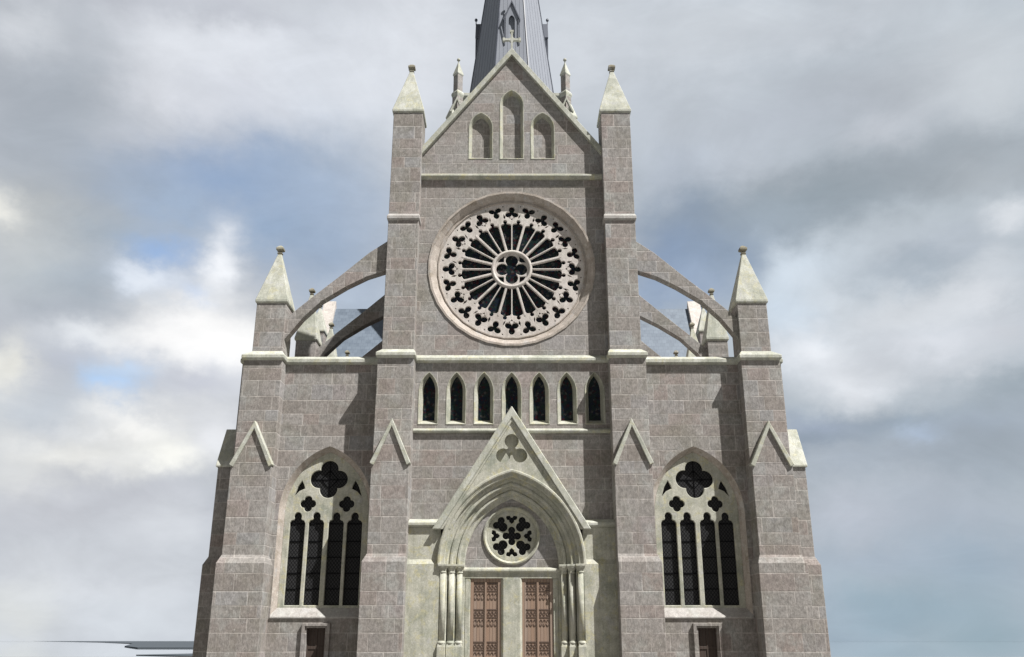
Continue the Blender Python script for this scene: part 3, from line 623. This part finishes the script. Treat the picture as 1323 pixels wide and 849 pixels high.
# ------------------------------------------------------------------ aisle fronts
WX = 8.21
for s in (-1, 1):
    cx = s*WX
    def wa(o_, zb=2.62): return arch(cx, 7.0, 2.07, 1.0, o_, zb, 18)
    x0, x1 = min(s*4.6, s*11.5), max(s*4.6, s*11.5)
    dx = s*8.27
    A = plate('aisle_wall', 'stone', [[(x0, 0), (dx-.42, 0), (dx-.42, 2.12), (dx+.42, 2.12), (dx+.42, 0), (x1, 0), (x1, 13.8), (x0, 13.8)], wa(0)], .17, .80, ch)
    part('parapet_coping', MB().stack([(x0, x1, .1, .9, 13.74), (x0, x1, -.03, .98, 13.80), (x0, x1, -.03, .98, 13.98), (x0, x1, .2, .8, 14.14)]), 'cap', bevel=.02)
    aw = sweep('aisle_window', 'reveal', [(wa(0), .172), (wa(-.015), .19), (wa(-.21, 2.78), .45), (wa(-.235, 2.9), .46)], ch, closed=False)
    lp = [arch(cx, 7.0, 2.07, 1.0, -.20, 2.84, 18)]
    for c0 in (-1.265, -.435, .45, 1.265):
        l, r = cx+c0-.335, cx+c0+.335; m_ = cx+c0
        hd = [(l, 3.04), (r, 3.04), (r, 6.52), (r-.06, 6.62)]+[(m_+.175+.02*0, 6.66)]+[(m_+.165*math.cos(R(q)), 6.80+.19*math.sin(R(q))) for q in (-25, 0, 25, 50, 72, 90, 108, 130, 155, 180, 205)]+[(m_-.175, 6.66), (l+.06, 6.62), (l, 6.52)]
        lp.append(hd)
    lp.append(foil(cx, 8.46, 4, .44, .40, 0, 80))
    for q in (-1, 1):
        lp.append(foil(cx+q*.86, 7.36, 4, .175, .17, 0, 56))
        lp.append([(cx+q*1.20, 8.40), (cx+q*1.38, 8.10), (cx+q*1.50, 7.70), (cx+q*1.30, 7.92), (cx+q*1.05, 8.04), (cx+q*1.10, 8.2)])
    plate('tracery', 'trim', lp, .44, .57, aw, bevel=.02)
    plate('glass', 'quarry', [arch(cx, 7.0, 2.07, 1.0, -.24, 2.9, 12)], .62, .64, aw)
    bars = MB()
    for z in (3.72, 4.38, 5.06, 5.74, 6.5): bars.box(cx-1.7, cx+1.7, .59, .618, z-.018, z+.018)
    bars.box(cx-.9, cx+.9, .591, .617, 8.445, 8.475).box(cx-.015, cx+.015, .592, .616, 7.6, 9.3)
    bars.prism([(cx-.42, 8.46), (cx, 8.88), (cx+.42, 8.46), (cx, 8.04), (cx-.42, 8.46), (cx-.38, 8.46), (cx, 8.08), (cx+.38, 8.46), (cx, 8.84), (cx-.38, 8.46)], .593, .615)
    bars.build('leading', 'lead', aw)
    part('sill', MB().prismx([(.10, 2.50), (.10, 2.56), (.48, 2.98), (.6, 2.98), (.6, 2.50)], cx-2.07, cx+2.07), 'sill', aw, bevel=.01)
    # small side door
    fd = MB()
    fd.prism([(dx-.60, 0), (dx-.60, 2.30), (dx+.60, 2.30), (dx+.60, 0), (dx+.47, 0), (dx+.47, 2.18), (dx-.47, 2.18), (dx-.47, 0)], .02, .3)
    fd.prism([(dx-.471, 0), (dx-.471, 2.181), (dx+.471, 2.181), (dx+.471, 0), (dx+.40, 0), (dx+.40, 2.11), (dx-.40, 2.11), (dx-.40, 0)], .09, .4)
    sd = part('side_door', MB().box(dx-.41, dx+.41, .36, .42, 0, 2.12), 'darkoak', bevel=0)
    part('frame', fd, 'stone', sd, bevel=.01)
    st_ = MB()
    for xa, xb in ((dx-.41, dx-.33), (dx-.035, dx+.035), (dx+.33, dx+.41)): st_.box(xa, xb, .33, .361, 0, 2.1)
    for za, zb in ((.1, .25), (1.26, 1.38), (2.02, 2.11)): st_.box(dx-.40, dx+.40, .331, .36, za, zb)
    part('rail', st_, 'darkoak', sd, bevel=.008)

# ------------------------------------------------------------------ flying buttresses and the bays behind
TOP = [(5.5, 20.15), (6.03, 19.83), (6.84, 19.25), (8.22, 18.0), (9.35, 17.02), (10.20, 16.25), (10.9, 15.6)]
BOT = [(10.9, 14.5), (10.53, 14.9), (9.81, 15.9), (8.97, 16.76), (7.84, 17.5), (6.9, 18.0), (6.04, 18.30), (5.5, 18.42)]
for s in (-1, 1):
    for k in range(4):
        y = 5.55*k
        part('flying_buttress', MB().prism([(s*x, z) for x, z in TOP+BOT], y-.28, y+.22), 'stone', bevel=.015)
        if k:
            x0, x1 = min(s*10.32, s*11.38), max(s*10.32, s*11.38)
            B_ = part('rear_buttress', MB().stack([(min(s*10.2, s*12.3), max(s*10.2, s*12.3), y-.6, y+.6, 0), (min(s*10.2, s*12.1), max(s*10.2, s*12.1), y-.55, y+.55, 13.8), (x0, x1, y-.5, y+.6, 14.1), (x0, x1, y-.5, y+.6, 16.6)]), 'stone')
            pinnacle(x0, x1, y-.5, y+.6, 16.6, 2.75, B_, fs=.85)
# bodies: aisles, nave, transept, chancel
bd = MB()
for s in (-1, 1):
    bd.box(s*5.0, s*11.0, .8, 22.5, 0, 13.6)
aw_ = part('aisle_block', bd, 'stone', bevel=0)
nv = MB().box(-4.9, 4.9, .7, 22.3, 0, 24.4)
part('nave_block', nv, 'stone', bevel=0)
part('nave_roof', MB().prism([(-5.2, 24.2), (0, 30.4), (5.2, 24.2)], .85, 22.4), 'slate', bevel=0)
part('chancel_block', MB().box(-4.9, 4.9, 30.6, 44, 0, 24.4), 'stone', bevel=0)
part('chancel_roof', MB().prism([(-5.2, 24.2), (0, 30.4), (5.2, 24.2)], 30.5, 44.2), 'slate', bevel=0)
part('transept_block', MB().box(-13.8, 13.8, 22.6, 30.4, 0, 18.6), 'stone', bevel=0)
part('transept_roof', MB().prismx([(22.3, 18.3), (26.5, 26.3), (30.7, 18.3)], -13.95, 13.95), 'slate', bevel=0)
for s in (-1, 1):
    part('transept_gable', MB().prismx([(22.3, 0), (22.3, 18.6), (26.5, 26.55), (30.7, 18.6), (30.7, 0)], s*13.96, s*14.7), 'stone')
    part('gable_coping', MB().prismx([(22.0, 18.35), (26.5, 26.95), (31.0, 18.35), (30.7, 18.2), (26.5, 26.2), (22.3, 18.2)], s*13.86, s*14.82), 'rose')
    x0, x1 = min(s*13.5, s*14.5), max(s*13.5, s*14.5)
    B_ = part('transept_pier', MB().stack([(x0, x1, 21.2, 22.4, 0), (x0, x1, 21.2, 22.4, 22.6)]), 'stone')
    pinnacle(x0, x1, 21.2, 22.4, 22.6, 2.0, B_, fs=.7)

# ------------------------------------------------------------------ crossing tower and spire
TY = 26.5
tw = part('tower', MB().box(-4.0, 4.0, 22.5, 30.5, 20, 43.0), 'stone')
part('cornice', MB().stack([(-4.1, 4.1, 22.4, 30.6, 42.7), (-4.35, 4.35, 22.15, 30.85, 42.95), (-4.35, 4.35, 22.15, 30.85, 43.2), (-4.0, 4.0, 22.5, 30.5, 43.4)]), 'cap', tw)
def diam(x, y, r, lv):
    return MB().loft([[(x-r*k, y, z), (x, y-r*k, z), (x+r*k, y, z), (x, y+r*k, z)] for k, z in lv], cap0=True, cap1=True)
for sx in (-1, 1):
    for sy in (-1, 1):
        x, y = sx*4.33, TY+sy*4.33
        tp = part('tower_pinnacle', diam(x, y, .38, [(1, 43.2), (1, 44.8)]), 'stone', tw)
        part('pinnacle_cap', diam(x, y, .40, [(.95, 44.75), (1.12, 44.85), (1.12, 44.92), (.1, 46.1)]), 'cap', tp)
        part('finial', MB().lathe(x, y, [(.05, 46.0), (.05, 46.2), (.15, 46.3), (.12, 46.42), (.03, 46.5)], 10), 'trim', tp)
        part('collar', diam(x, y, .48, [(.9, 42.7), (1.1, 42.95), (1.1, 43.1), (.8, 43.3)]), 'cap', tp)
        bt = part('tower_buttress', diam(x, y, .44, [(1, 20), (1, 42.75)]), 'stone', tw)
        ox, oy = x+sx*.35, y+sy*.35
        part('buttress_foot', diam(ox, oy, .5, [(1, 20), (1, 40.6)]), 'stone', bt)
        part('foot_cap', diam(ox, oy, .53, [(1, 40.58), (1.06, 40.7), (.15, 41.9)]), 'cap', bt)
        for yy in (oy-.62,) if sy < 0 else ():
            part('gablet', MB().prism([(x-.55, 41.0), (x, 42.35), (x+.55, 41.0), (x+.42, 40.95), (x, 42.05), (x-.42, 40.95)], oy-.5, oy-.2), 'cap', bt)
def octr(ap, z, w=0): return [((ap/math.cos(R(22.5))+w)*math.cos(R(22.5+45*i)), TY+(ap/math.cos(R(22.5))+w)*math.sin(R(22.5+45*i)), z) for i in range(8)]
ZA, SL = 74.6, .1185
def ap(z): return (ZA-z)*SL
sp = MB().loft([octr(ap(43.2)+.25, 43.2), octr(ap(44.2), 44.2), octr(.02, ZA)], cap0=True, cap1=True)
S = part('spire', sp, 'spire', bevel=0)
seam = MB()
for i in range(8):                        # rolled seams up each face, heavy ones on the corners
    n = Vector((math.cos(R(45*i)), math.sin(R(45*i)), 0)); tg = Vector((-n.y, n.x, 0))
    for q in range(-4, 5):
        zt = ZA-1
        off = q*.34
        ztop = ZA-abs(off)/(SL*math.tan(R(22.5))) if off else ZA-1
        if ztop < 45.5: continue
        ztop = min(ztop, ZA-2)
        r0 = []; r1 = []
        for z, ring in ((44.2, r0), (ztop, r1)):
            c_ = Vector((0, TY, z))+n*ap(z)+tg*off
            for a_, b_ in ((-.016, -.01), (-.012, .022), (.012, .022), (.016, -.01)):
                ring.append(tuple(c_+tg*a_+n*b_))
        seam.loft([r0, r1], cap1=True)
part('standing_seam', seam, 'spire', S, bevel=0)
rib = MB()
for i in range(8):
    a = R(22.5+45*i); n = Vector((math.cos(a), math.sin(a), 0)); tg = Vector((-n.y, n.x, 0)); rr = []
    for z in (43.9, ZA-.3):
        c_ = Vector((0, TY, z))+n*(ap(z)/math.cos(R(22.5)))
        rr.append([tuple(c_+tg*a_+n*b_) for a_, b_ in ((-.06, -.03), (-.04, .05), (.04, .05), (.06, -.03))])
    rib.loft(rr, cap1=True)
part('corner_roll', rib, 'dlead', S, bevel=0)
for i in range(4):                        # dormers on the four main faces
    a = R(-90+90*i); n = Vector((math.cos(a), math.sin(a), 0)); tg = Vector((-n.y, n.x, 0))
    def T(u_, d_, z): v = Vector((0, TY, z))+tg*u_+n*d_; return tuple(v)
    zb, ze, zp = 49.3, 51.6, 53.1; f_ = ap(zb)+.06
    ad = [(x, z) for x, z in arch(0, 51.3, .26, .25, 0, zb+.15, 6)]
    mb = MB()
    outl = [(-.52, zb), (.52, zb), (.52, ze), (0, zp-.15), (-.52, ze)]
    cuo = plate('spire_dormer', 'spire', [outl, ad], 0, .12, S)
    for v in cuo.data.vertices: v.co = T(v.co.x, f_-v.co.y, v.co.z)
    bk = MB(); bk.loft([[T(-.52, d, zb), T(-.52, d, ze), T(0, d, zp-.15), T(.52, d, ze), T(.52, d, zb)] for d in (f_-.12, ap(zp)-.3)], close=False)
    bk.b.faces.new([bk.b.verts.new(T(x, f_-.3, z)) for x, z in outl])
    part('dormer_cheek', bk, 'spire', cuo, bevel=0)
    rf = MB().loft([[T(x, d, z) for x, z in ((-.72, ze-.32), (0, zp+.12), (.72, ze-.32), (.66, ze-.42), (0, zp-.1), (-.66, ze-.42))] for d in (f_+.12, ap(zp)-.3)], cap0=True, cap1=True)
    part('dormer_roof', rf, 'dlead', cuo, bevel=0)
    fx = MB(); q = T(0, f_+.1, 0); fx.lathe(q[0], q[1], [(.04, zp), (.04, zp+.35), (.13, zp+.45), (.13, zp+.58), (.03, zp+.7)], 8); part('finial', fx, 'dlead', cuo, bevel=0)
    fx = MB()
    for sx in (-1, 1):
        q = T(sx*.6, f_+.06, 0); fx.box(q[0]-.04, q[0]+.04, q[1]-.04, q[1]+.04, zb-.6, ze-.3)
    part('bracket', fx, 'dlead', cuo, bevel=0)

# ------------------------------------------------------------------ sandbars far out on the water
spit([(-2930, 5800), (-560, 1260), (-290, 690), (-150, 330), (-112, 246), (-60, 246), (-90, 420), (-300, 1300), (-1400, 4200)], -.3)
spit([(-60, 113), (-45, 99), (-34, 99), (-40, 142), (-52, 142)], -.5)
